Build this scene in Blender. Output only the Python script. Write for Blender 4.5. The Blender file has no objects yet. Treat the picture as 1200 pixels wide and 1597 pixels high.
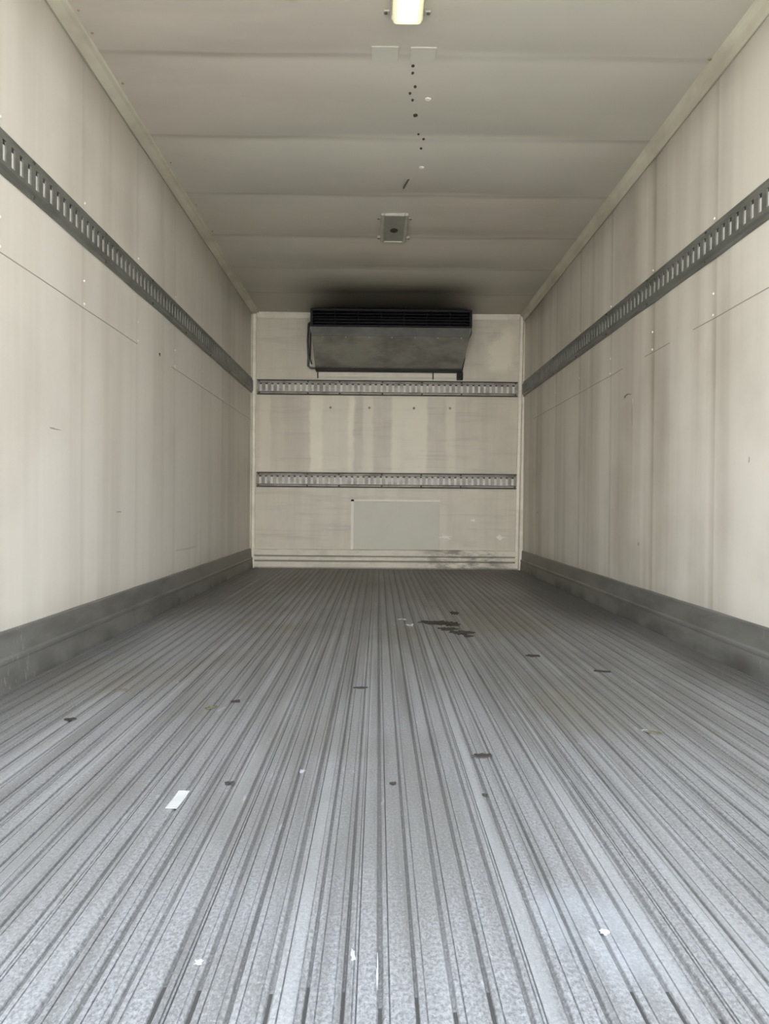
import bpy, bmesh, math, random
from mathutils import Vector, Matrix
random.seed(7)
sc = bpy.context.scene
COL = sc.collection
R = math.radians

# ------------------------------------------------------------------ camera
XL, XR, YF, ZC, CH = -1.126, 1.280, 6.37, 2.263, 0.563     # left wall, right wall, front wall, ceiling, eye height
Y0 = 0.62                                                    # rear door opening
F = 1120.0
cam = bpy.data.cameras.new('camera'); co = bpy.data.objects.new('camera', cam); COL.objects.link(co)
cam.sensor_fit = 'VERTICAL'; cam.sensor_height = 36; cam.lens = F/1597*36; cam.clip_start = 0.02
fwd = Vector((10/F, 1, -10.5/F)).normalized()
rt = fwd.cross(Vector((0, 0, 1))).normalized(); up = rt.cross(fwd)
m = Matrix((rt, up, -fwd)).transposed() @ Matrix.Rotation(R(0.5), 3, 'Z')
co.matrix_world = Matrix.Translation((0, 0, CH)) @ m.to_4x4()
sc.camera = co
# ------------------------------------------------------------------ light and exposure
sc.view_settings.view_transform = 'Standard'; sc.view_settings.look = 'None'
sc.view_settings.gamma = 1; sc.view_settings.use_curve_mapping = False
sc.view_settings.exposure = 2.28
SKY, SUN = 1.6, 3.0
w = bpy.data.worlds.new('sky'); sc.world = w; w.use_nodes = True
wt = w.node_tree; wt.nodes.clear()
wo = wt.nodes.new('ShaderNodeOutputWorld'); wb = wt.nodes.new('ShaderNodeBackground')
tc = wt.nodes.new('ShaderNodeTexCoord'); sp = wt.nodes.new('ShaderNodeSeparateXYZ'); rp = wt.nodes.new('ShaderNodeValToRGB')
wt.links.new(tc.outputs['Generated'], sp.inputs[0]); wt.links.new(sp.outputs['Z'], rp.inputs[0])
rp.color_ramp.elements[0].position = 0.0; rp.color_ramp.elements[0].color = (1.0, 0.975, 0.94, 1)
rp.color_ramp.elements[1].position = 0.55; rp.color_ramp.elements[1].color = (0.715, 0.83, 1.0, 1)
wt.links.new(rp.outputs[0], wb.inputs[0]); wb.inputs[1].default_value = SKY
wt.links.new(wb.outputs[0], wo.inputs[0])
sl = bpy.data.lights.new('sun', 'SUN'); so = bpy.data.objects.new('sun', sl); COL.objects.link(so)
sl.energy = SUN; sl.angle = R(0.6); sl.color = (1.0, 0.95, 0.87)
so.rotation_euler = (R(-38), 0, R(0))      # high over the cab: lights only the yard behind the truck

# ------------------------------------------------------------------ node helpers
class NT:
    def __init__(s, name, rough=0.6, metal=0.0, spec=0.5):
        s.mat = bpy.data.materials.new(name); s.mat.use_nodes = True; s.t = s.mat.node_tree
        s.b = s.t.nodes['Principled BSDF']; s.b.inputs['Roughness'].default_value = rough
        s.b.inputs['Metallic'].default_value = metal; s.b.inputs['Specular IOR Level'].default_value = spec
        s.pos = s.t.nodes.new('ShaderNodeNewGeometry').outputs['Position']
        q = s.t.nodes.new('ShaderNodeSeparateXYZ'); s.t.links.new(s.pos, q.inputs[0])
        s.x, s.y, s.z = q.outputs
    def L(s, a, inp):
        if hasattr(a, 'is_output'): s.t.links.new(a, inp)
        else: inp.default_value = a
    def m(s, op, a, b=0.0, c=0.0, clamp=False):
        n = s.t.nodes.new('ShaderNodeMath'); n.operation = op; n.use_clamp = clamp
        s.L(a, n.inputs[0]); s.L(b, n.inputs[1]); s.L(c, n.inputs[2]); return n.outputs[0]
    def step(s, v, e0, e1):                       # smooth ramp 0..1 from e0 to e1
        n = s.t.nodes.new('ShaderNodeMapRange'); n.interpolation_type = 'SMOOTHSTEP'
        s.L(v, n.inputs[0]); n.inputs[1].default_value = e0; n.inputs[2].default_value = e1
        if e0 > e1:
            n.inputs[1].default_value = e1; n.inputs[2].default_value = e0
            n.inputs[3].default_value = 1; n.inputs[4].default_value = 0
        return n.outputs[0]
    def band(s, v, a, b, soft=0.02):
        return s.m('MULTIPLY', s.step(v, a-soft, a+soft), s.step(v, b+soft, b-soft))
    def noise(s, sx, sy, sz, detail=3, rough=0.55, off=(0, 0, 0)):
        mp = s.t.nodes.new('ShaderNodeMapping'); mp.inputs['Scale'].default_value = (sx, sy, sz)
        mp.inputs['Location'].default_value = off
        s.t.links.new(s.pos, mp.inputs[0]); n = s.t.nodes.new('ShaderNodeTexNoise')
        n.inputs['Scale'].default_value = 1; n.inputs['Detail'].default_value = detail; n.inputs['Roughness'].default_value = rough
        s.t.links.new(mp.outputs[0], n.inputs[0]); return n.outputs[0]
    def mix(s, f, a, b):
        n = s.t.nodes.new('ShaderNodeMix'); n.data_type = 'RGBA'
        s.L(f, n.inputs[0])
        for k, v in ((6, a), (7, b)):
            if hasattr(v, 'is_output'): s.t.links.new(v, n.inputs[k])
            else: n.inputs[k].default_value = (*v, 1)
        return n.outputs[2]
    def col(s, c):
        if hasattr(c, 'is_output'): s.t.links.new(c, s.b.inputs['Base Color'])
        else: s.b.inputs['Base Color'].default_value = (*c, 1)
    def bump(s, h, strength=0.3, dist=0.01):
        n = s.t.nodes.new('ShaderNodeBump'); n.inputs['Strength'].default_value = strength; n.inputs['Distance'].default_value = dist
        s.L(h, n.inputs['Height']); s.t.links.new(n.outputs[0], s.b.inputs['Normal'])

SEAM0, BAY = 2.73, 0.61
def seamcoord(n):                                  # distance past the nearest panel seam, metres 0..BAY
    a = n.m('SUBTRACT', n.y, SEAM0 - 10*BAY); return n.m('MODULO', a, BAY)

def wall_mat(name, base, dark, k_streak, k_seam, seed, z_dirt=0.0):
    n = NT(name, 0.48)
    streak = n.noise(0.3, 3.2, 0.18, 3, 0.55, (seed, seed, 0))
    fine = n.noise(0.5, 13, 0.4, 3, 0.6, (0, seed*2, 0))
    blot = n.noise(1.6, 1.6, 1.6, 4, 0.6, (seed*3, 0, 0))
    weave = n.noise(60, 60, 160, 2, 0.5)
    f = n.m('MULTIPLY', n.step(streak, 0.40, 0.72), k_streak)
    f = n.m('ADD', f, n.m('MULTIPLY', n.step(fine, 0.45, 0.75), k_streak*0.2))
    f = n.m('ADD', f, n.m('MULTIPLY', n.step(blot, 0.45, 0.75), k_streak*0.5))
    sm = seamcoord(n)
    line = n.m('ADD', n.step(sm, 0.05, 0.0), n.m('MULTIPLY', n.step(sm, BAY-0.012, BAY), 1.0))
    sb = n.m('MULTIPLY', line, n.m('MULTIPLY_ADD', blot, 0.9, 0.1))
    f = n.m('ADD', f, n.m('MULTIPLY', sb, k_seam))
    f = n.m('MULTIPLY', f, 1.0, clamp=True)
    c = n.mix(f, base, dark)
    n.col(c)
    h = n.m('ADD', n.m('MULTIPLY', weave, 0.25), n.m('MULTIPLY', blot, 1.2)); n.bump(h, 0.25, 0.004)
    return n.mat

CREAM = (0.72, 0.678, 0.60)
m_left = wall_mat('left_wall_liner', CREAM, (0.42, 0.375, 0.295), 0.42, 0.30, 1.7)
m_right = wall_mat('right_wall_liner', (0.72, 0.676, 0.588), (0.37, 0.325, 0.25), 0.52, 0.62, 4.1)

def ceiling_mat():
    n = NT('ceiling_liner', 0.5)
    bl = n.noise(0.9, 3.5, 1, 4, 0.6, (3, 0, 0)); b2 = n.noise(0.6, 0.7, 1, 2, 0.5, (9, 4, 0))
    f = n.m('MULTIPLY', n.step(bl, 0.4, 0.75), 0.35)
    sm = seamcoord(n)
    line = n.m('ADD', n.step(sm, 0.035, 0.0), n.step(sm, BAY-0.02, BAY))
    brk = n.step(n.noise(1.2, 0.9, 1, 2, 0.5, (5, 2, 0)), 0.35, 0.6)
    f = n.m('ADD', f, n.m('MULTIPLY', n.m('MULTIPLY', line, n.m('MULTIPLY_ADD', brk, 0.6, 0.4)), 0.75), clamp=True)
    c = n.mix(f, (0.605, 0.545, 0.46), (0.38, 0.33, 0.27))
    c = n.mix(n.m('MULTIPLY', n.step(b2, 0.42, 0.62), 0.5), c, (0.55, 0.55, 0.46))
    # near-black patch on the liner in front of the cooling unit
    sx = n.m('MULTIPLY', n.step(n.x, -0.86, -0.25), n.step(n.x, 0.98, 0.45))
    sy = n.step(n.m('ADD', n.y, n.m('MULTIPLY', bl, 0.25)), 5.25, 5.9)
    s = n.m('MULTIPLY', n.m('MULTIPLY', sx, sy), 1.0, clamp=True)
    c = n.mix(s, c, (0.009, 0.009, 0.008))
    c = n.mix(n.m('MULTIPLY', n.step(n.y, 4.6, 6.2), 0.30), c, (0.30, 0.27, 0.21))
    # brown spot beside the lamp
    dx = n.m('SUBTRACT', n.x, -0.30); dy = n.m('SUBTRACT', n.y, 2.40)
    d = n.m('SQRT', n.m('ADD', n.m('MULTIPLY', dx, dx), n.m('MULTIPLY', dy, dy)))
    c = n.mix(n.m('MULTIPLY', n.step(d, 0.035, 0.018), 0.5), c, (0.42, 0.34, 0.18))
    n.col(c); n.bump(n.noise(7, 7, 7, 3, 0.5), 0.2, 0.006)
    return n.mat

def front_mat():
    n = NT('front_wall_liner', 0.45)
    st = n.noise(7, 0.2, 0.5, 4, 0.65, (2, 0, 0)); bl = n.noise(3.2, 1, 3.2, 4, 0.65)
    hor = n.noise(2, 1, 26, 3, 0.6, (0, 0, 3))
    c = n.mix(n.m('MULTIPLY', n.step(st, 0.4, 0.7), 0.35), (0.69, 0.635, 0.515), (0.50, 0.455, 0.365))
    c = n.mix(n.m('MULTIPLY', n.step(bl, 0.42, 0.7), 0.30), c, (0.50, 0.455, 0.365))
    c = n.mix(n.m('MULTIPLY', n.step(hor, 0.5, 0.72), 0.30), c, (0.42, 0.38, 0.31))
    # wiped, paler runs between the two tracks
    vz = n.band(n.z, 0.84, 1.53, 0.05)
    acc = None; wx = n.m('MULTIPLY_ADD', n.noise(5, 1, 9, 3, 0.6, (8, 0, 2)), 0.05, n.m('SUBTRACT', n.x, 0.025))
    for a, b, s in ((-0.61, -0.50, 1.0), (-0.50, -0.27, .55), (-0.27, -0.22, 1.0), (-0.14, -0.05, .5), (0.115, 0.43, .75), (0.60, 0.68, .5), (-1.06, -0.96, .45)):
        v = n.m('MULTIPLY', n.band(wx, a, b, 0.018), s); acc = v if acc is None else n.m('ADD', acc, v)
    acc = n.m('MULTIPLY', n.m('MULTIPLY', acc, vz), n.m('MULTIPLY_ADD', bl, 1.2, 0.1), clamp=True)
    c = n.mix(acc, c, (0.93, 0.87, 0.70))
    # right upper corner pale patch, dark drip under the unit
    p = n.m('MULTIPLY', n.band(n.x, 0.95, 1.20, 0.06), n.band(n.z, 1.75, 2.15, 0.06))
    c = n.mix(n.m('MULTIPLY', p, n.step(bl, 0.4, 0.6)), c, (0.82, 0.76, 0.60))
    n.col(c); n.bump(n.m('ADD', hor, bl), 0.25, 0.005)
    return n.mat

PITCH, PH = 0.0420, 0.0070
def floor_mat():
    n = NT('ribbed_aluminium_floor', 0.5, 0.25)
    gr = n.noise(210, 150, 40, 3, 0.75); run = n.noise(26, 0.7, 1, 4, 0.6); blot = n.noise(2.2, 1.1, 1, 5, 0.6, (7, 1, 0))
    big = n.noise(0.9, 0.55, 1, 3, 0.55, (1, 6, 0))
    c = n.mix(n.step(gr, 0.3, 0.72), (0.15, 0.146, 0.14), (0.33, 0.323, 0.312))
    c = n.mix(n.m('MULTIPLY', n.step(run, 0.46, 0.66), 0.55), c, (0.115, 0.11, 0.10))
    run2 = n.noise(22, 0.45, 1, 3, 0.55, (31, 2, 0))
    c = n.mix(n.m('MULTIPLY', n.step(run2, 0.50, 0.66), 0.45), c, (0.37, 0.365, 0.35))
    c = n.mix(n.m('MULTIPLY', n.step(blot, 0.46, 0.64), 0.50), c, (0.15, 0.14, 0.12))
    c = n.mix(n.m('MULTIPLY', n.step(big, 0.50, 0.66), 0.45), c, (0.33, 0.335, 0.345))
    pw = n.m('MULTIPLY', n.m('MULTIPLY', n.band(n.x, 0.20, 0.34, 0.05), n.band(n.y, 0.84, 1.04, 0.06)), n.step(blot, 0.42, 0.6))
    c = n.mix(n.m('MULTIPLY', pw, 0.8), c, (0.42, 0.432, 0.45))
    sp = n.noise(34, 9, 1, 3, 0.6, (2, 2, 0))
    c = n.mix(n.m('MULTIPLY', n.step(sp, 0.66, 0.74), 0.35), c, (0.50, 0.50, 0.49))
    ws = n.noise(1.3, 1.0, 1, 4, 0.6, (11, 3, 0))
    c = n.mix(n.m('MULTIPLY', n.m('MULTIPLY', n.step(ws, 0.5, 0.68), n.step(n.y, 1.4, 2.2)), 0.45), c, (0.19, 0.165, 0.115))
    # darker towards the front bulkhead and along the kick plates
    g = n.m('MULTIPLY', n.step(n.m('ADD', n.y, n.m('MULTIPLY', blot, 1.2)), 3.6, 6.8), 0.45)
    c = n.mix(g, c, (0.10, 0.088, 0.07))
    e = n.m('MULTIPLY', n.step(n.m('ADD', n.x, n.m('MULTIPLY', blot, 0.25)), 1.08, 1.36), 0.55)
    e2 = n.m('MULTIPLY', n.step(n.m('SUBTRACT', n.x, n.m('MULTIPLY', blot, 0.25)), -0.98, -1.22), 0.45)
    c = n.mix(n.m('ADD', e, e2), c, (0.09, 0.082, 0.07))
    # wide stain right of the middle
    s = n.m('MULTIPLY', n.m('MULTIPLY', n.band(n.x, 0.95, 1.3, 0.12), n.band(n.y, 3.5, 5.9, 0.5)), 0.7)
    c = n.mix(s, c, (0.07, 0.065, 0.06))
    # dirt settled in the grooves
    gz = n.step(n.z, -0.0008, -0.0036)
    c = n.mix(n.m('MULTIPLY', gz, n.m('MULTIPLY_ADD', run, 0.9, 0.05)), c, (0.075, 0.072, 0.066))
    gr2 = n.noise(320, 210, 40, 2, 0.8, (1, 1, 1))
    c = n.mix(n.m('MULTIPLY', n.step(gr2, 0.55, 0.72), 0.45), c, (0.42, 0.42, 0.41))
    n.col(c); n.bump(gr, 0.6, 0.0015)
    n.L(n.m('MULTIPLY_ADD', gr, 0.3, 0.36), n.b.inputs['Roughness'])
    return n.mat

def simple(name, c1, c2=None, rough=0.5, metal=0.0, sc_=(6, 6, 6), amt=0.6, bump=0.0):
    n = NT(name, rough, metal)
    if c2 is None: n.col(c1)
    else:
        f = n.noise(*sc_, 4, 0.6); n.col(n.mix(n.m('MULTIPLY', n.step(f, 0.38, 0.68), amt), c1, c2))
        if bump: n.bump(f, bump, 0.003)
    return n.mat

m_ceil = ceiling_mat(); m_front = front_mat(); m_floor = floor_mat()
def kick_mat():
    n = NT('dull_grey_kick_plate', 0.5, 0.2)
    a = n.noise(4, 2.2, 9, 4, 0.6); b = n.noise(30, 45, 16, 4, 0.7); d = n.noise(3, 3, 3, 3, 0.6, (5, 5, 5))
    c = n.mix(n.m('MULTIPLY', n.step(a, 0.38, 0.68), 0.8), (0.20, 0.194, 0.175), (0.125, 0.119, 0.105))
    sc_ = n.m('MULTIPLY', n.step(b, 0.56, 0.66), n.m('ADD', n.m('MULTIPLY', n.step(n.y, 2.42, 2.2), 0.6), n.m('MULTIPLY', n.step(d, 0.55, 0.7), 0.25)), clamp=True)
    c = n.mix(sc_, c, (0.42, 0.41, 0.39))
    g = n.m('MULTIPLY', n.step(n.m('ADD', n.y, n.m('MULTIPLY', d, 1.5)), 4.6, 6.4), 0.5)
    c = n.mix(g, c, (0.26, 0.235, 0.185))
    dk = n.m('MULTIPLY', n.m('MULTIPLY', n.step(d, 0.44, 0.6), n.step(n.z, 0.10, 0.0)), 0.6)
    n.col(n.mix(dk, c, (0.06, 0.056, 0.05))); n.bump(a, 0.15, 0.003); return n.mat
m_kick = kick_mat()
def kickf_mat():
    n = NT('cream_kick_panel', 0.5)
    a = n.noise(9, 3, 22, 5, 0.65); b = n.noise(3, 1, 3, 3, 0.6, (4, 0, 0))
    loc = n.m('MULTIPLY_ADD', n.band(n.x, 0.45, 1.12, 0.15), 0.65, 0.22)
    c = n.mix(n.m('MULTIPLY', n.step(n.m('MULTIPLY', n.m('ADD', a, b), 0.5), 0.42, 0.6), loc), (0.74, 0.69, 0.56), (0.22, 0.195, 0.155))
    g = n.m('ADD', n.band(n.z, 0.057, 0.071, 0.004), n.m('ADD', n.band(n.z, 0.102, 0.114, 0.004), n.step(n.z, 0.018, 0.004)))
    n.col(n.mix(n.m('MULTIPLY', g, 0.75), c, (0.16, 0.14, 0.11))); return n.mat
m_kickf = kickf_mat()
m_trim = simple('yellowed_cream_trim', (0.62, 0.585, 0.45), (0.42, 0.38, 0.29), 0.5, 0.0, (3, 2.2, 3), 0.8)
m_corner = simple('cream_corner_trim', (0.84, 0.79, 0.66), (0.50, 0.46, 0.36), 0.45, 0.0, (4, 4, 8), 0.4)
m_track = simple('dull_galvanised_steel', (0.235, 0.235, 0.21), (0.15, 0.15, 0.13), 0.45, 0.4, (5, 5, 14), 0.8, 0.1)
m_trackf = simple('worn_galvanised_steel', (0.40, 0.37, 0.32), (0.17, 0.155, 0.13), 0.5, 0.35, (9, 9, 14), 0.7, 0.1)
m_trackedge = simple('grimy_track_edge', (0.055, 0.052, 0.045), (0.12, 0.11, 0.09), 0.6, 0.3, (12, 12, 12), 0.5)
m_liner = simple('pale_slot_backing', (0.74, 0.73, 0.68), (0.5, 0.48, 0.42), 0.5, 0.0, (20, 20, 20), 0.5)
m_rivet = simple('bright_rivet', (0.86, 0.84, 0.78), None, 0.3, 0.2)
m_rust = simple('rusty_screw', (0.34, 0.26, 0.12), None, 0.6, 0.2)
m_hole_shade = simple('dark_hole_and_slot_shade', (0.045, 0.042, 0.036), None, 0.8)
m_black = simple('black_plastic', (0.0035, 0.0035, 0.006), (0.006, 0.006, 0.006), 0.7, 0.0, (9, 9, 9), 0.5)
m_unit = simple('sooty_grey_sheet_metal', (0.33, 0.31, 0.26), (0.16, 0.15, 0.125), 0.4, 0.25, (3.5, 3.5, 9), 0.8, 0.1)
m_unit2 = simple('dark_grey_sheet_metal', (0.13, 0.125, 0.11), (0.07, 0.066, 0.058), 0.45, 0.25, (5, 5, 9), 0.7)
m_soot = simple('sooty_black_rubber', (0.02, 0.019, 0.017), None, 0.7)
m_fix = simple('aged_lamp_housing', (0.50, 0.48, 0.40), (0.36, 0.345, 0.28), 0.5, 0.1, (14, 14, 14), 0.6)
m_cover = simple('clouded_lamp_cover', (0.27, 0.27, 0.22), (0.20, 0.20, 0.16), 0.35, 0.0, (20, 20, 20), 0.5)
m_paper = simple('off_white_paper', (0.42, 0.41, 0.38), (0.34, 0.33, 0.30), 0.7, 0.0, (40, 40, 40), 0.5)
m_leaf = simple('dark_brown_leaf', (0.028, 0.022, 0.015), (0.015, 0.012, 0.01), 0.7, 0.0, (60, 60, 60), 0.6)
m_tan = simple('olive_brown_leaf', (0.13, 0.115, 0.07), (0.05, 0.042, 0.028), 0.7, 0.0, (60, 60, 60), 0.6)
m_patch = simple('faint_grey_patch', (0.585, 0.56, 0.475), None, 0.5)
m_scuff = simple('white_filler', (0.86, 0.82, 0.72), None, 0.6)
m_chip = simple('bare_pale_aluminium', (0.38, 0.38, 0.38), (0.26, 0.26, 0.26), 0.5, 0.0, (80, 80, 80), 0.7)
m_mark = simple('brown_grey_scuff', (0.36, 0.33, 0.26), None, 0.6)
m_panel = simple('flat_greenish_panel', (0.60, 0.575, 0.475), (0.52, 0.495, 0.405), 0.45, 0.0, (4, 4, 4), 0.4)
m_ground = simple('yard_concrete', (0.42, 0.40, 0.37), (0.32, 0.31, 0.28), 0.8, 0.0, (0.7, 0.7, 1), 0.6)
m_ext = simple('white_body_skin', (0.75, 0.75, 0.74), None, 0.4)
ml = NT('lit_lamp_lens', 0.3); ml.col((0.82, 0.82, 0.50))
ml.b.inputs['Emission Color'].default_value = (1.0, 0.97, 0.60, 1)
ml.L(ml.m('MULTIPLY_ADD', ml.m('MULTIPLY', ml.band(ml.x, 0.055, 0.115, 0.022), ml.step(ml.y, 2.49, 2.43)), 0.34, 0.09), ml.b.inputs['Emission Strength'])

# ------------------------------------------------------------------ mesh helpers
def obj(name, bm, mat, parent=None, smooth=False):
    me = bpy.data.meshes.new(name); bmesh.ops.recalc_face_normals(bm, faces=bm.faces)
    bm.to_mesh(me); bm.free()
    for mm in (mat if isinstance(mat, (list, tuple)) else [mat]): me.materials.append(mm)
    if smooth:
        for p in me.polygons: p.use_smooth = True
    o = bpy.data.objects.new(name, me); COL.objects.link(o)
    if parent: o.parent = parent
    return o
def struct(name, bm, mat, smooth=False):
    o = obj(name, bm, mat, None, smooth); o['kind'] = 'structure'; return o
def tag(o, label, cat, group=None):
    o['label'] = label; o['category'] = cat
    if group: o['group'] = group
    return o
def empty(name, loc, label, cat, group=None):
    o = bpy.data.objects.new(name, None); COL.objects.link(o); o.location = loc
    return tag(o, label, cat, group)
def box(bm, a, b, bev=0.0, mi=0):
    r = bmesh.ops.create_cube(bm, size=1.0)
    a = Vector(a); b = Vector(b); c = (a+b)/2; d = b-a
    for v in r['verts']: v.co = Vector((v.co.x*d.x, v.co.y*d.y, v.co.z*d.z)) + c
    fs = list({f for v in r['verts'] for f in v.link_faces})
    if bev:
        es = list({e for f in fs for e in f.edges})
        rr = bmesh.ops.bevel(bm, geom=es, offset=bev, segments=2, profile=0.5, affect='EDGES')
        fs = rr['faces'] + [f for f in fs if f.is_valid]
    for f in fs: f.material_index = mi
def extrude_profile(bm, pts, a, b, to3, closed=True, caps=True, mi=0):
    """pts: 2-D outline; to3(u, v, s) -> 3-D at station s"""
    A = [bm.verts.new(to3(u, v, a)) for u, v in pts]; B = [bm.verts.new(to3(u, v, b)) for u, v in pts]
    n = len(pts); fs = []
    for i in range(n if closed else n-1):
        j = (i+1) % n; fs.append(bm.faces.new((A[i], A[j], B[j], B[i])))
    if caps and closed:
        fs.append(bm.faces.new(A)); fs.append(bm.faces.new(B[::-1]))
    for f in fs: f.material_index = mi
def tube(bm, pts, r, seg=10):
    pts = [Vector(p) for p in pts]; rings = []
    for i, p in enumerate(pts):
        d = (pts[min(i+1, len(pts)-1)] - pts[max(i-1, 0)]).normalized()
        u = d.orthogonal().normalized() if i == 0 else (u - d*u.dot(d)).normalized()
        v = d.cross(u)
        rings.append([bm.verts.new(p + (u*math.cos(t)+v*math.sin(t))*r) for t in [2*math.pi*k/seg for k in range(seg)]])
    for a, b in zip(rings, rings[1:]):
        for k in range(seg): bm.faces.new((a[k], a[(k+1) % seg], b[(k+1) % seg], b[k]))
    bm.faces.new(rings[0][::-1]); bm.faces.new(rings[-1])
def dome(bm, c, nrm, r, h, seg=10):
    """low rounded head on a surface: c on the surface, nrm outwards"""
    nrm = Vector(nrm).normalized(); u = nrm.orthogonal().normalized(); v = nrm.cross(u); c = Vector(c)
    prev = [bm.verts.new(c - nrm*h*0.4 + (u*math.cos(t)+v*math.sin(t))*r) for t in [2*math.pi*k/seg for k in range(seg)]]
    bm.faces.new(prev)
    for q in (0.0, 0.35, 0.7):
        rr = r*math.cos(q*math.pi/2); hh = h*math.sin(q*math.pi/2)
        cur = [bm.verts.new(c + nrm*hh + (u*math.cos(t)+v*math.sin(t))*rr) for t in [2*math.pi*k/seg for k in range(seg)]]
        for k in range(seg): bm.faces.new((prev[k], prev[(k+1) % seg], cur[(k+1) % seg], cur[k]))
        prev = cur
    t = bm.verts.new(c + nrm*h)
    for k in range(seg): bm.faces.new((prev[k], prev[(k+1) % seg], t))
def part_dome(name, c, nrm, r, h, mat, parent):
    bm = bmesh.new(); dome(bm, c, nrm, r, h); return obj(name, bm, mat, parent)

def blob(bm, c, u, v, ru, rv, t, n=18, seed=0, jag=0.25):
    c = Vector(c); u = Vector(u); v = Vector(v); nn = u.cross(v).normalized(); rnd = random.Random(seed)
    rad = [1 + jag*(rnd.random()-0.5)*2 for _ in range(n)]
    def ring(s, h): return [bm.verts.new(c + u*math.cos(2*math.pi*i/n)*ru*rad[i]*s + v*math.sin(2*math.pi*i/n)*rv*rad[i]*s + nn*h) for i in range(n)]
    r0 = ring(1, 0); r1 = ring(0.8, t); bm.faces.new(r0[::-1]); bm.faces.new(r1)
    for i in range(n): bm.faces.new((r0[i], r0[(i+1) % n], r1[(i+1) % n], r1[i]))
# ------------------------------------------------------------------ setting
def hash1(i): return math.sin(i*12.9898)*43758.5453 % 1.0
def bow(y, amp):                                 # liner bows out a little between the posts of each bay
    u = ((y - SEAM0)/BAY) % 1.0; k = math.floor((y-SEAM0)/BAY)
    return amp*(0.7+0.6*hash1(k))*math.sin(math.pi*u)**0.8
def sheet(name, f, u0, u1, nu, v0, v1, nv, back, mat):
    """curved liner skin: front face f(u, v), closed towards back(u, v)"""
    bm = bmesh.new()
    A = [[bm.verts.new(f(u0+(u1-u0)*i/nu, v0+(v1-v0)*j/nv)) for j in range(nv+1)] for i in range(nu+1)]
    for i in range(nu):
        for j in range(nv): bm.faces.new((A[i][j], A[i+1][j], A[i+1][j+1], A[i][j+1]))
    loop = [A[i][0] for i in range(nu+1)] + [A[nu][j] for j in range(1, nv+1)] + [A[i][nv] for i in range(nu-1, -1, -1)] + [A[0][j] for j in range(nv-1, 0, -1)]
    back_v = [bm.verts.new(back(v.co)) for v in loop]
    n = len(loop)
    for i in range(n): bm.faces.new((loop[i], loop[(i+1) % n], back_v[(i+1) % n], back_v[i]))
    bm.faces.new(back_v)
    return struct(name, bm, mat, False)
NY = 230
T = 0.09
wall_left = sheet('wall_left', lambda y, z: Vector((XL + bow(y, 0.0035) * min(1, z/0.3), y, z)), Y0, YF+T, NY, -0.05, ZC+0.03, 8, lambda p: Vector((XL-T, p.y, p.z)), m_left)
wall_right = sheet('wall_right', lambda y, z: Vector((XR - bow(y, 0.005) * min(1, z/0.3), y, z)), Y0, YF+T, NY, -0.05, ZC+0.03, 8, lambda p: Vector((XR+T, p.y, p.z)), m_right)
def cz(x, y):
    u = (x-XL)/(XR-XL); e = min(1, 5*min(u, 1-u))
    return ZC - bow(y + 0.03*math.sin(2.3*x+0.8), 0.017)*max(0, e) + 0.002*math.sin(7*x+3*y)*max(0, e)
ceiling = sheet('ceiling', lambda y, x: Vector((x, y, cz(x, y))), Y0, YF+T, NY, XL-T, XR+T, 30, lambda p: Vector((p.x, p.y, ZC+T+0.02)), m_ceil)
bm = bmesh.new(); box(bm, (XL-T, YF, -0.1), (XR+T, YF+T, ZC+0.02)); wall_front = struct('wall_front', bm, m_front)
for o in (wall_left, wall_right, ceiling):
    for p in o.data.polygons:
        if p.area < 0.08: p.use_smooth = True

# thin dark joint of the lower liner sheet: a lapped edge strip on each side wall
for o, x, s, z in ((wall_left, XL, 1, 1.300), (wall_right, XR, -1, 1.287)):
    segs = ((Y0, 3.35), (3.9, 4.6), (4.6, 6.35)) if s == 1 else ((Y0, 2.92), (3.15, 3.45), (3.75, 4.25), (4.25, 5.9))
    for a, b in segs:
        bm = bmesh.new(); nseg = max(2, int((b-a)/0.05))
        for i in range(nseg):
            y0 = a+(b-a)*i/nseg; y1 = a+(b-a)*(i+1)/nseg
            d0 = bow(y0, 0.0035 if s == 1 else 0.005)+0.0012; d1 = bow(y1, 0.0035 if s == 1 else 0.005)+0.0012
            v = [bm.verts.new(q) for q in ((x+s*d0, y0, z), (x+s*d1, y1, z), (x+s*d1, y1, z+0.0032), (x+s*d0, y0, z+0.0032),
                                           (x-s*0.004, y0, z), (x-s*0.004, y1, z), (x-s*0.004, y1, z+0.0032), (x-s*0.004, y0, z+0.0032))]
            for q in ((0, 1, 2, 3), (4, 5, 1, 0), (3, 2, 6, 7)): bm.faces.new([v[k] for k in q])
        obj('seam', bm, simple('seam_sealant', (0.33, 0.30, 0.24), None, 0.6) if 'seam_sealant' not in bpy.data.materials else bpy.data.materials['seam_sealant'], o)

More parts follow.
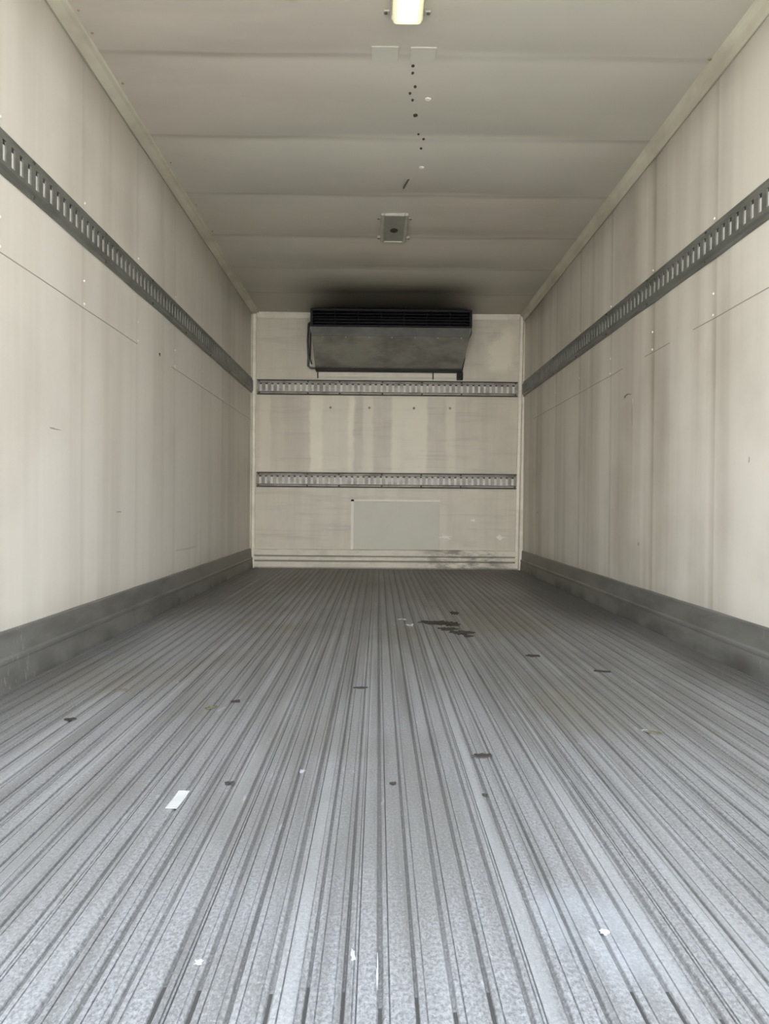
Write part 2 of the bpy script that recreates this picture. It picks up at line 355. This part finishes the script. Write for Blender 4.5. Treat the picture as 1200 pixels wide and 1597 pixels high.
# floor: extruded ribbed planking, ribs along the body
bm = bmesh.new(); prof = []
k = math.floor((XL - PH)/PITCH)
x = PH + k*PITCH
pts = [(XL-T, 0.0)]
i = k
while True:
    gx = PH + i*PITCH; i += 1
    if gx < XL+0.02: continue
    if gx > XR-0.02: break
    joint = (i % 5 == 0)
    h = math.sin(i*12.9898)*43758.5453 % 1.0; h2 = math.sin(i*78.233)*43758.5453 % 1.0
    gw = 0.0036*(0.8+0.5*h); dz = 0.0040
    pts += [(gx-gw-0.0035, 0.0), (gx-gw, -0.0010), (gx-gw*0.5, -dz), (gx+gw*0.5, -dz), (gx+gw, -0.0010), (gx+gw+0.0035, 0.0)]
    a = gx + 0.0105 + 0.002*h2                     # fine extrusion flutes beside the groove and along the rib crown
    for q, dd in ((a, 0.0016 + 0.0008*h),) + (((a+0.0045, 0.0026),) if joint else ()) + (((gx + PITCH - 0.0100, 0.0013),) if h2 > 0.55 else ()):
        pts += [(q-0.0011, 0.0), (q-0.0004, -dd), (q+0.0004, -dd), (q+0.0011, 0.0)]
pts += [(XR+T, 0.0), (XR+T, -0.06), (XL-T, -0.06)]
extrude_profile(bm, pts, Y0, YF+0.01, lambda u, v, s: Vector((u, s, v)))
floor = struct('floor', bm, m_floor)

# kick plates
kp = [(0, -0.01), (0.026, -0.01), (0.026, 0.012), (0.022, 0.075), (0.024, 0.082), (0.024, 0.090), (0.014, 0.096), (0.012, 0.168), (0.010, 0.173), (0, 0.176)]
bm = bmesh.new(); extrude_profile(bm, kp, Y0, YF-0.001, lambda u, v, s: Vector((XL-0.003+u, s, v))); struct('baseboard_left', bm, m_kick)
bm = bmesh.new(); extrude_profile(bm, kp, Y0, YF-0.001, lambda u, v, s: Vector((XR+0.003-u, s, v))); struct('baseboard_right', bm, m_kick)
kf = [(0, -0.01), (0.018, -0.01), (0.018, 0.055), (0.012, 0.060), (0.012, 0.068), (0.018, 0.073), (0.018, 0.100), (0.012, 0.105), (0.012, 0.111), (0.018, 0.116), (0.018, 0.163), (0, 0.170)]
bm = bmesh.new(); extrude_profile(bm, kf, XL+0.03, XR-0.03, lambda u, v, s: Vector((s, YF-u, v))); struct('baseboard_front', bm, m_kickf)
# trims: cove angles along the roof, head strip, front corner posts
cl = [(-0.01, 0.03), (-0.01, -0.030), (0.003, -0.030), (0.010, -0.026), (0.040, -0.012), (0.056, -0.010), (0.060, 0.0), (0.060, 0.03)]
bm = bmesh.new(); extrude_profile(bm, cl, Y0, YF, lambda u, v, s: Vector((XL+u, s, ZC+v))); struct('trim_1', bm, m_trim)
cr = [(-0.01, 0.03), (-0.01, -0.070), (0.004, -0.070), (0.012, -0.060), (0.016, -0.030), (0.030, -0.012), (0.034, 0.0), (0.034, 0.03)]
bm = bmesh.new(); extrude_profile(bm, cr, Y0, YF, lambda u, v, s: Vector((XR-u, s, ZC+v))); struct('trim_2', bm, m_trim)
hd = [(0, 0.01), (0, -0.05), (0.006, -0.05), (0.012, -0.044), (0.012, 0.01)]
bm = bmesh.new(); extrude_profile(bm, hd, XL+0.04, XR-0.04, lambda u, v, s: Vector((s, YF-u, ZC-0.006+v))); struct('trim_3', bm, m_corner)
for nm, xx, s, lean in (('trim_4', XL, 1, 0.0), ('trim_5', XR, -1, 0.028)):
    bm = bmesh.new()
    pr = [(-0.005, 0.0), (-0.005, 0.05), (0.005, 0.05), (0.012, 0.018), (0.034, 0.014), (0.036, -0.002)]
    extrude_profile(bm, pr, -0.005, ZC-0.02, lambda u, v, z: Vector((xx + s*(u + (lean*(1-z/ZC) if u > 0 else 0)), YF-v, z))); struct(nm, bm, m_corner)
for sx, s_, zb in ((XL, 1, ZC-0.0335), (XR, -1, ZC-0.0735)):
    bm = bmesh.new(); box(bm, (min(sx-s_*0.004, sx+s_*0.0075), Y0, zb), (max(sx-s_*0.004, sx+s_*0.0075), YF-0.02, zb+0.0032))
    obj('sealant_line', bm, m_mark, wall_left if s_ == 1 else wall_right)
# outside: yard behind the truck and the body skin overhead
bm = bmesh.new(); box(bm, (-30, -40, -1.3), (30, 20, -1.2)); struct('ground', bm, m_ground)

# rivets on the side liners, one row by each post
for o, x, s, zs in ((wall_left, XL, 1, (1.700, 1.405, 1.318)), (wall_right, XR, -1, (1.672, 1.385, 1.303))):
    for kk in range(-1, 6):
        y = SEAM0 + kk*BAY + 0.02
        if y < 2.0 or y > 6.2: continue
        for z in zs:
            part_dome('rivet', (x+s*(bow(y, 0.0035 if s == 1 else 0.005)), y, z), (s, 0, 0), 0.0055, 0.004, m_rivet, o)

def mark(o, x, s, y, z, ru, rv, mat, seed, name):
    bm = bmesh.new(); blob(bm, (x+s*(bow(y, 0.0035 if s == 1 else 0.005)-0.001), y, z), (0, s, 0), (0, 0, 1), ru, rv, 0.0022, 14, seed, 0.3); obj(name, bm, mat, o)
mark(wall_left, XL, 1, 3.68, 1.322, 0.013, 0.010, m_hole_shade, 1, 'hole')
mark(wall_left, XL, 1, 2.50, 0.818, 0.045, 0.003, m_mark, 2, 'scuff')
mark(wall_left, XL, 1, 3.12, 0.525, 0.040, 0.003, m_mark, 3, 'scuff')
mark(wall_left, XL, 1, 4.30, 0.300, 0.25, 0.009, m_patch, 4, 'scuff')
mark(wall_right, XR, -1, 2.46, 0.730, 0.005, 0.012, m_mark, 5, 'chip')
mark(wall_right, XR, -1, 3.50, 0.385, 0.009, 0.010, m_mark, 6, 'chip')
mark(wall_right, XR, -1, 5.75, 0.515, 0.030, 0.007, m_mark, 7, 'chip')
mark(wall_right, XR, -1, 3.60, 1.030, 0.007, 0.085, m_mark, 8, 'drip_mark')
# ------------------------------------------------------------------ cargo tracks
def track_mesh(L, H, prof_d, slot_w, slot_h, pitch, start):
    """slotted track, local: x along, z up (0 = centre), +y out from the wall"""
    bm = bmesh.new()
    f = H/2; s = slot_h/2
    # rows of the pressed profile (z, depth)
    rows = [(-f, 0.0), (-f, 0.004), (-f+0.006, 0.005), (-f+0.014, 0.005), (-f+0.022, prof_d), (-s, prof_d), (s, prof_d), (f-0.022, prof_d), (f-0.014, 0.005), (f-0.006, 0.005), (f, 0.004), (f, 0.0)]
    xs = [0.0]; slot = []
    c = start
    while c + slot_w < L:
        xs += [c - slot_w/2, c + slot_w/2]; slot.append(len(xs)-2); c += pitch
    xs.append(L)
    slot = set(slot)
    V = [[bm.verts.new((xx, d, z)) for z, d in rows] for xx in xs]
    for i in range(len(xs)-1):
        for j in range(len(rows)-1):
            if i in slot and j == 5:
                # turned-in lips of the slot
                q = [V[i][5], V[i+1][5], V[i+1][6], V[i][6]]
                w_ = [bm.verts.new(v.co + Vector((0, -0.006, 0))) for v in q]
                for a in range(4): bm.faces.new((q[a], q[(a+1) % 4], w_[(a+1) % 4], w_[a]))
                continue
            fc = bm.faces.new((V[i][j], V[i+1][j], V[i+1][j+1], V[i][j+1]))
    for a in (V[0], V[-1]): pass
    return bm, xs
def make_track(name, label, L, H, d, sw, sh, matrix, mat, bolts, group=None):
    e = empty(name, (0, 0, 0), label, 'cargo track', group); e.matrix_world = matrix
    bm, xs = track_mesh(L, H, d, sw, sh, 0.0508, 0.04); obj('slotted_rail', bm, mat, e)
    bm = bmesh.new(); box(bm, (0.001, -0.003, -sh/2-0.003), (L-0.001, d-(0.005 if L > 3 else 0.003), sh/2-0.012)); obj('slot_backing', bm, m_liner, e)
    bm = bmesh.new(); box(bm, (0.001, -0.003, sh/2-0.011), (L-0.001, d-0.0075, sh/2+0.002)); obj('slot_shade_strip', bm, m_hole_shade, e)  # dark strip that paints the shade in the top of the slots
    for bx, bz in bolts:
        bm = bmesh.new(); dome(bm, (bx, 0.005, bz), (0, 1, 0), 0.008, 0.004); obj('bolt', bm, m_trackedge, e)
    return e
def frame(origin, xdir, ydir):
    xd = Vector(xdir).normalized(); yd = Vector(ydir).normalized(); zd = xd.cross(yd)
    return Matrix(((xd.x, yd.x, zd.x, origin[0]), (xd.y, yd.y, zd.y, origin[1]), (xd.z, yd.z, zd.z, origin[2]), (0, 0, 0, 1)))
# left: runs towards the viewer so that x cross y points up
Ls = YF - 0.03 - Y0
sidebolts = [(0.35+0.61*i, zz) for i in range(9) for zz in (-0.054, 0.054)]
make_track('cargo_track', 'long grey slotted steel cargo track along the left wall', Ls, 0.132, 0.013, 0.021, 0.062,
           frame((XL+0.0035, YF-0.03, 1.606), (0, -1, -0.002), (1, 0, 0)), m_track, sidebolts)
make_track('cargo_track', 'long grey slotted steel cargo track along the right wall', Ls, 0.134, 0.013, 0.021, 0.062,
           frame((XR-0.005, Y0, 1.572), (0, 1, 0.004), (-1, 0, 0)), m_track, sidebolts)
def front_track(zc, label, z_tilt=0.0):
    L = 2.31
    bl = [(q, zz) for q in (0.02, 0.50, 0.85, 1.20, 1.58, 1.86, L-0.02) for zz in (-0.050, 0.050)]
    return make_track('cargo_track', label, L, 0.122, 0.012, 0.021, 0.070, frame((XR-0.05, YF, zc), (-1, 0, 0), (0, -1, 0)), m_trackf, bl)
t1 = front_track(1.600, 'worn slotted steel track across the front wall just below the cooling unit')
t2 = front_track(0.783, 'worn slotted steel track across the middle of the front wall, lower of the two')
for t in (t1, t2):                                 # dark sealant beads along both flanges
    for s in (-1, 1):
        bm = bmesh.new(); box(bm, (0, -0.002, s*0.061-0.007), (2.31, 0.008, s*0.061+0.0055), 0.002); obj('edge_bead', bm, m_trackedge, t)

# ------------------------------------------------------------------ front wall details
bm = bmesh.new(); box(bm, (-0.215, YF-0.006, 0.172), (0.545, YF+0.002, 0.595), 0.002); obj('cover_panel', bm, m_panel, wall_front)
bm = bmesh.new(); box(bm, (-0.24, YF-0.004, 0.172), (-0.2155, YF+0.002, 0.612)); box(bm, (-0.24, YF-0.004, 0.5955), (0.55, YF+0.002, 0.612)); obj('panel_edging', bm, m_scuff, wall_front)
for px in (-0.43, -0.085, 0.31, 0.63): part_dome('screw', (px, YF, 1.425 if abs(px) < .5 else 1.428), (0, -1, 0), 0.011, 0.004, m_rust, wall_front)
for cx, z, a, b, sd in ((0.595, 0.285, 0.055, 0.02, 1), (1.08, 0.285, 0.035, 0.018, 2), (0.84, 0.435, 0.022, 0.014, 3)):
    bm = bmesh.new(); blob(bm, (cx, YF+0.0005, z), (1, 0, 0), (0, 0, 1), a, b, 0.003, 20, sd, 0.4)
    bmesh.ops.transform(bm, matrix=Matrix.Translation((0, -0.004, 0)), verts=bm.verts); obj('filler_patch', bm, m_scuff, wall_front)

# ------------------------------------------------------------------ cooling unit
UL, UR = -0.580, 0.775
ue = empty('cooling_unit', (0.1, YF, 1.75), 'black and grey evaporator cooling unit hung high on the front wall', 'cooling unit')
def uobj(name, bm, mat, sm=False):
    bmesh.ops.transform(bm, matrix=Matrix.Translation((-0.1, -YF, -1.75)), verts=bm.verts); return obj(name, bm, mat, ue, sm)
YU = YF-0.30
def tapered(bm, prof, x0a, x1a, taperz, mi=0):
    # side profile (y, z); width narrows towards the bottom
    A = []; B = []
    for y, z in prof:
        k = max(0, (taperz - z)/(taperz-1.75)); k = min(k, 1)
        A.append(bm.verts.new((x0a+0.022*k, y, z))); B.append(bm.verts.new((x1a-0.055*k, y, z)))
    n = len(prof)
    for i in range(n): j = (i+1) % n; bm.faces.new((A[i], A[j], B[j], B[i]))
    bm.faces.new(A[::-1]); bm.faces.new(B)
bm = bmesh.new()      # grey shell
tapered(bm, [(YU+0.002, 2.066), (YU-0.004, 2.060), (YU+0.004, 1.985), (YU+0.012, 1.975), (YF-0.10, 1.765), (YF-0.08, 1.752), (YF, 1.752), (YF, 2.066)], UL, UR, 2.07)
uobj('housing', bm, m_unit)
bm = bmesh.new()      # black outlet hood: open-fronted frame
box(bm, (UL-0.005, YU-0.008, 2.196), (UR+0.005, YF-0.002, 2.216), 0.003)
box(bm, (UL-0.005, YU-0.008, 2.066), (UR+0.005, YF-0.002, 2.080), 0.003)
box(bm, (UL-0.005, YU-0.008, 2.080), (UL+0.015, YF-0.002, 2.196)); box(bm, (UR-0.015, YU-0.008, 2.080), (UR+0.005, YF-0.002, 2.196))
box(bm, (UL+0.015, YF-0.06, 2.080), (UR-0.015, YF-0.04, 2.196))
uobj('outlet_hood', bm, m_black)
bm = bmesh.new()
for i in range(4):
    z = 2.098+0.026*i; box(bm, (UL+0.015, YU+0.01, z), (UR-0.015, YU+0.06, z+0.004))
for i in range(6): xx = UL+0.2+0.195*i; box(bm, (xx, YU+0.02, 2.08), (xx+0.004, YU+0.05, 2.196))
uobj('outlet_grille', bm, m_black)
bm = bmesh.new()
box(bm, (UL+0.004, YU-0.008, 1.986), (UR-0.014, YU+0.004, 2.064), 0.003); uobj('upper_panel', bm, m_unit2)
bm = bmesh.new(); box(bm, (UL+0.022, YF-0.115, 1.738), (UR-0.052, YF-0.001, 1.752), 0.003); uobj('drip_edge', bm, m_soot)
for q in range(7):
    xx = UL+0.10+0.195*q; bm = bmesh.new(); dome(bm, (xx, YU+0.006, 1.978), (0, -1, -0.2), 0.006, 0.003, 8); uobj('screw', bm, m_fix)
bm = bmesh.new(); box(bm, (UL-0.008, YU+0.03, 2.02), (UL-0.001, YF-0.05, 2.20)); uobj('side_bracket', bm, m_unit2); bm = bmesh.new(); box(bm, (UR+0.001, YU+0.03, 2.02), (UR+0.008, YF-0.05, 2.20)); uobj('side_bracket', bm, m_unit2)
bm = bmesh.new(); tube(bm, [(UL-0.045, YF-0.04, 2.15), (UL-0.050, YF-0.045, 2.0), (UL-0.042, YF-0.04, 1.86), (UL-0.045, YF-0.04, 1.78), (UL-0.02, YF-0.04, 1.765), (UL+0.03, YF-0.04, 1.762)], 0.009)
tube(bm, [(UL-0.045, YF-0.04, 2.15), (UL-0.02, YF-0.04, 2.17), (UL+0.0, YF-0.05, 2.17)], 0.009)
tube(bm, [(UL-0.028, YF-0.03, 2.10), (UL-0.030, YF-0.03, 1.85), (UL-0.015, YF-0.03, 1.80)], 0.006); uobj('pipe', bm, m_unit2, True)
bm = bmesh.new(); tube(bm, [(UR-0.03, YF-0.05, 2.05), (UR-0.035, YF-0.03, 1.86), (UR-0.055, YF-0.025, 1.76), (UR-0.06, YF-0.022, 1.68), (UR-0.06, YF-0.022, 1.684)], 0.016)
box(bm, (UR-0.09, YF-0.03, 1.675), (UR-0.035, YF-0.001, 1.745), 0.006); uobj('drain_hose', bm, m_soot, False)
bm = bmesh.new(); box(bm, (UL+0.03, YF-0.004, 1.70), (UR-0.10, YF+0.001, 1.735)); box(bm, (UL+0.03, YF-0.010, 1.671), (UR-0.10, YF+0.001, 1.679)); uobj('mounting_strip', bm, m_corner)
for xx in (UL+0.03, 0.47): 
    bm = bmesh.new(); box(bm, (xx, YF-0.008, 1.670), (xx+0.012, YF+0.001, 1.738)); uobj('mounting_bracket', bm, m_trackedge)

# ------------------------------------------------------------------ ceiling lamps
def lamp(cx, cy, wd, ln, label, lit):
    z = ZC-0.004
    e = empty('ceiling_light', (cx, cy, z), label, 'ceiling light')
    def lo(name, bm, mat, sm=False): return obj(name, bm, mat, e, sm)
    bm = bmesh.new(); hw, hl = wd/2, ln/2
    if lit:
        box(bm, (-hw, -hl, -0.020), (hw, hl, 0.012), 0.008); lo('base', bm, m_fix)
        bm = bmesh.new(); box(bm, (-hw+0.008, -hl+0.012, -0.055), (hw-0.008, hl-0.010, -0.012), 0.014); lo('lens', bm, ml.mat, True)
        bm = bmesh.new(); box(bm, (-hw+0.004, hl-0.012, -0.032), (hw-0.004, hl+0.004, 0.01), 0.004); lo('end_cap', bm, m_trim)
    else:
        fr = 0.020
        for a, b in (((-hw, -hl), (-hw+fr, hl)), ((hw-fr, -hl), (hw, hl)), ((-hw+fr, -hl), (hw-fr, -hl+fr)), ((-hw+fr, hl-fr), (hw-fr, hl))):
            box(bm, (*a, -0.022), (*b, 0.012), 0.006)
        lo('frame', bm, m_fix)
        bm = bmesh.new(); box(bm, (-hw+fr-0.002, -hl+fr-0.002, -0.016), (hw-fr+0.002, hl-fr+0.002, 0.010)); lo('cover_plate', bm, m_cover)
        bm = bmesh.new(); blob(bm, (0.0, 0.02, -0.0165), (1, 0, 0), (0, -1, 0), 0.024, 0.035, 0.004, 16, 5, 0.05); lo('socket_hole', bm, m_hole_shade)
    for sx in (-1, 1):
        for yy in ((hl-0.01, hl-0.20) if lit else (hl-0.05, -hl+0.08)):
            bm = bmesh.new(); x0 = sx*(hw+0.001); x1 = sx*(hw+0.022)
            box(bm, (min(x0, x1), yy-0.010, -0.010), (max(x0, x1), yy+0.010, 0.010), 0.002); lo('mounting_tab', bm, m_fix)
            bm = bmesh.new(); dome(bm, (sx*(hw+0.014), yy, -0.010), (0, 0, -1), 0.007, 0.005, 8); lo('screw', bm, m_unit2)
    return e
lamp(0.085, 2.275, 0.118, 0.42, 'lit rectangular ceiling light glowing pale yellow at the top of the picture', True)
lamp(0.082, 4.385, 0.160, 0.44, 'unlit rectangular ceiling light with grey cover and dark central hole', False)

def onceil(px, py):
    Y = (ZC-CH)*F/(788-py); return (px-590)/F*Y, Y
for px, py in ((638, 104), (638, 114), (642, 134), (634, 144), (638, 154), (642.5, 178), (647.5, 210), (655.5, 217), (652, 229)):
    x, y = onceil(px, py); bm = bmesh.new(); rr = 0.0065 if py not in (178,) else 0.010
    blob(bm, (x, y, cz(x, y)+0.001), (1, 0, 0), (0, -1, 0), rr, rr*1.4, 0.0035, 10, int(py), 0.2); obj('screw_hole', bm, m_hole_shade, ceiling)
for px, py in ((662, 152), (653, 256)):
    x, y = onceil(px, py); bm = bmesh.new(); blob(bm, (x, y, cz(x, y)+0.001), (1, 0, 0), (0, -1, 0), 0.013, 0.013, 0.004, 14, 2, 0.1); obj('plug', bm, m_scuff, ceiling)
x, y = onceil(629, 282); bm = bmesh.new(); tube(bm, [(x-0.010, y+0.055, cz(x, y)-0.003), (x, y, cz(x, y)-0.004), (x+0.012, y-0.05, cz(x, y)-0.003)], 0.004, 8); obj('wire_end', bm, m_unit2, ceiling)
for x0, x1, y0, y1 in ((574, 616, 76, 100), (633, 675, 76, 100)):
    a = onceil(x0, y1); b = onceil(x1, y0); zz = min(cz(a[0], yy) for yy in (a[1], b[1], (a[1]+b[1])/2))+0.0015
    bm = bmesh.new(); box(bm, (a[0], min(a[1], b[1]), zz-0.0025), (b[0], max(a[1], b[1]), zz+0.012), 0.001); obj('repair_patch', bm, m_patch, ceiling)
for sx, l in ((XL+0.078, ((2.50, 4), (2.62, 5), (2.93, 5), (3.6, 4), (4.1, 6), (4.5, 6))), (XR-0.040, ((2.72, 7),))):
    for yy, r_ in l: part_dome('screw', (sx, yy, ZC-0.004), (0, 0, -1), r_/1000, 0.003, m_rust, ceiling)
# hook mark on the right wall
bm = bmesh.new(); tube(bm, [(XR-0.006, 3.62, 1.135), (XR-0.012, 3.66, 1.142), (XR-0.012, 3.70, 1.137), (XR-0.006, 3.715, 1.128)], 0.0032, 8); obj("hook", bm, m_mark, wall_right)

# ------------------------------------------------------------------ floor details and litter
def onfloor(px, py):
    Y = CH*F/(py-788); return (px-590)/F*Y, Y
def snap(x): return PH + round((x-PH)/PITCH)*PITCH
for px, py in ((272, 1540), (320, 1545), (425, 1550), (475, 1540), (543, 1547), (592, 1572), (657, 1555), (716, 1578), (775, 1547), (1003, 1545), (1048, 1545), (1112, 1588)):
    x, y = onfloor(px, py); x = snap(x); bm = bmesh.new(); box(bm, (x-0.0022, y-0.13, -0.012), (x+0.0022, y, -0.0037), 0.0008); obj('drain_slot', bm, m_hole_shade, floor)

for px, py, a, b, sd in ((316, 1505, 0.006, 0.006, 3), (557, 1494, 0.003, 0.016, 4), (595, 1525, 0.0012, 0.035, 5), (952, 1455, 0.006, 0.007, 6), (1012, 1138, 0.012, 0.012, 7), (475, 1205, 0.006, 0.012, 8)):
    x, y = onfloor(px, py); bm = bmesh.new(); blob(bm, (x, y, -0.0006), (1, 0, 0), (0, 1, 0), a, b, 0.0011, 16, sd, 0.45); obj('paint_chip', bm, m_chip, floor)
def scrap(name, px, py, a, b, rot, mat, label, cat, seed, t=0.003, curl=0.0008, shape='leaf', group=None):
    x, y = onfloor(px, py); rnd = random.Random(seed); bm = bmesh.new(); n = 14 if shape == 'leaf' else 30
    def P(i, s, top):
        th = 2*math.pi*i/n
        if shape == 'leaf':
            r_ = 0.55+0.75*rnd2[i]
            u, v = a*math.cos(th)*r_*s, b*math.sin(th)*r_*s
        else: u, v = a*math.cos(th)*s*(0.35+0.95*rnd2[i]), b*math.sin(th)*s*(0.35+0.95*rnd2[i])
        return Vector((u, v, curl*(u/a)**2 + (t if top else 0)))
    rnd2 = [rnd.random() for _ in range(n)]
    rb = [bm.verts.new(P(i, 1, False)) for i in range(n)]; rt_ = [bm.verts.new(P(i, .96, True)) for i in range(n)]
    cb = bm.verts.new((0, 0, 0)); ct = bm.verts.new((0, 0, t*1.6))
    for i in range(n):
        j = (i+1) % n; bm.faces.new((rb[i], rb[j], rt_[j], rt_[i])); bm.faces.new((rb[j], rb[i], cb)); bm.faces.new((rt_[i], rt_[j], ct))
    o = obj(name, bm, mat); o.location = (x, y, 0.0002); o.rotation_euler = (0, 0, R(rot)); return tag(o, label, cat, group)
# white paper slip
x, y = onfloor(281, 1252); bm = bmesh.new(); nx = 8
V0 = []
for i in range(nx+1):
    u = -0.036+0.072*i/nx; zz = 0.0012+0.0035*(i/nx)**3
    V0.append([bm.verts.new((v, u, zz+h)) for v, h in ((-0.011, 0), (0.011, 0), (0.011, 0.0012), (-0.011, 0.0012))])
for a, b in zip(V0, V0[1:]):
    for k in range(4): bm.faces.new((a[k], a[(k+1) % 4], b[(k+1) % 4], b[k]))
bm.faces.new(V0[0]); bm.faces.new(V0[-1][::-1])
o = obj('paper_scrap', bm, m_paper); o.location = (x, y, -0.001); o.rotation_euler = (0, 0, R(-4)); tag(o, 'small white rectangular paper slip lying on the ribbed floor at left', 'paper')
leaves = [
 (113, 1127, .013, .012, 10, m_leaf, 'small dark leaf scrap on the floor nearest the left kick plate'),
 (371, 1097, .014, .012, 30, m_leaf, 'dark curled leaf scrap on the floor right of the tan leaf scrap'),
 (331, 1107, .016, .012, 50, m_tan, 'olive tan leaf scrap on the left half of the floor'),
 (360, 1226, .010, .008, 0, m_leaf, 'tiny dark leaf crumb just behind and right of the white paper slip'),
 (755, 1180, .022, .012, 5, m_leaf, 'wide dark leaf scrap in the foreground right of the floor centre'),
 (617, 1225, .006, .006, 0, m_leaf, 'tiny dark crumb near the centre of the floor, left of the larger foreground leaf scrap'),
 (761, 1242, .005, .005, 0, m_leaf, 'tiny dark crumb just in front of the wide foreground leaf scrap'),
 (834, 1022, .026, .018, -15, m_leaf, 'dark leaf scrap on the far right floor, in front of the black clumps'),
 (945, 1046, .040, .012, -20, m_leaf, 'long dark leaf scrap on the floor towards the right kick plate'),
 (1026, 1142, .020, .010, -25, m_tan, 'tan leaf scrap on the right side of the floor, nearest the right kick plate'),
 (566, 1074, .022, .008, 5, m_leaf, 'thin dark leaf scrap near the floor centre line'),
 (195, 1080, .020, .008, 10, m_tan, 'flat olive leaf scrap far left, beyond the dark scrap by the left kick plate')]
for i, (px, py, a, b, rot, mt, lb) in enumerate(leaves): scrap('leaf_scrap', px, py, a, b, rot, mt, lb, 'leaf', 20+i)
clumps = [(682, 971, .07, .05, 'black dirt clump on the floor, leftmost of the dark cluster'), (703, 973, .05, .06, 'black dirt clump in the middle of the dark cluster'),
 (698, 981, .05, .035, 'narrow black dirt clump at the near edge of the dark cluster, below the middle one'), (722, 987, .055, .045, 'black dirt clump at the right front end of the dark cluster'),
 (711, 956, .02, .05, 'small dark dirt clump on the floor behind the dark cluster'), (733, 992, .02, .02, 'tiny black dirt speck right of the dark cluster')]
for i, (px, py, a, b, lb) in enumerate(clumps): scrap('dirt_clump', px, py, a, b, 0, m_leaf, lb, 'dirt', 50+i, 0.004, 0.0, 'clump')
for i, (px, py, lb) in enumerate(((628, 966, 'pale paper flake on the floor left of the dark dirt cluster, farther one'), (641, 975, 'pale paper flake on the floor left of the dark dirt cluster, nearer one'))):
    scrap('paper_flake', px, py, .020, .03, 0, m_paper, lb, 'paper', 70+i, 0.002, 0.0, 'clump')
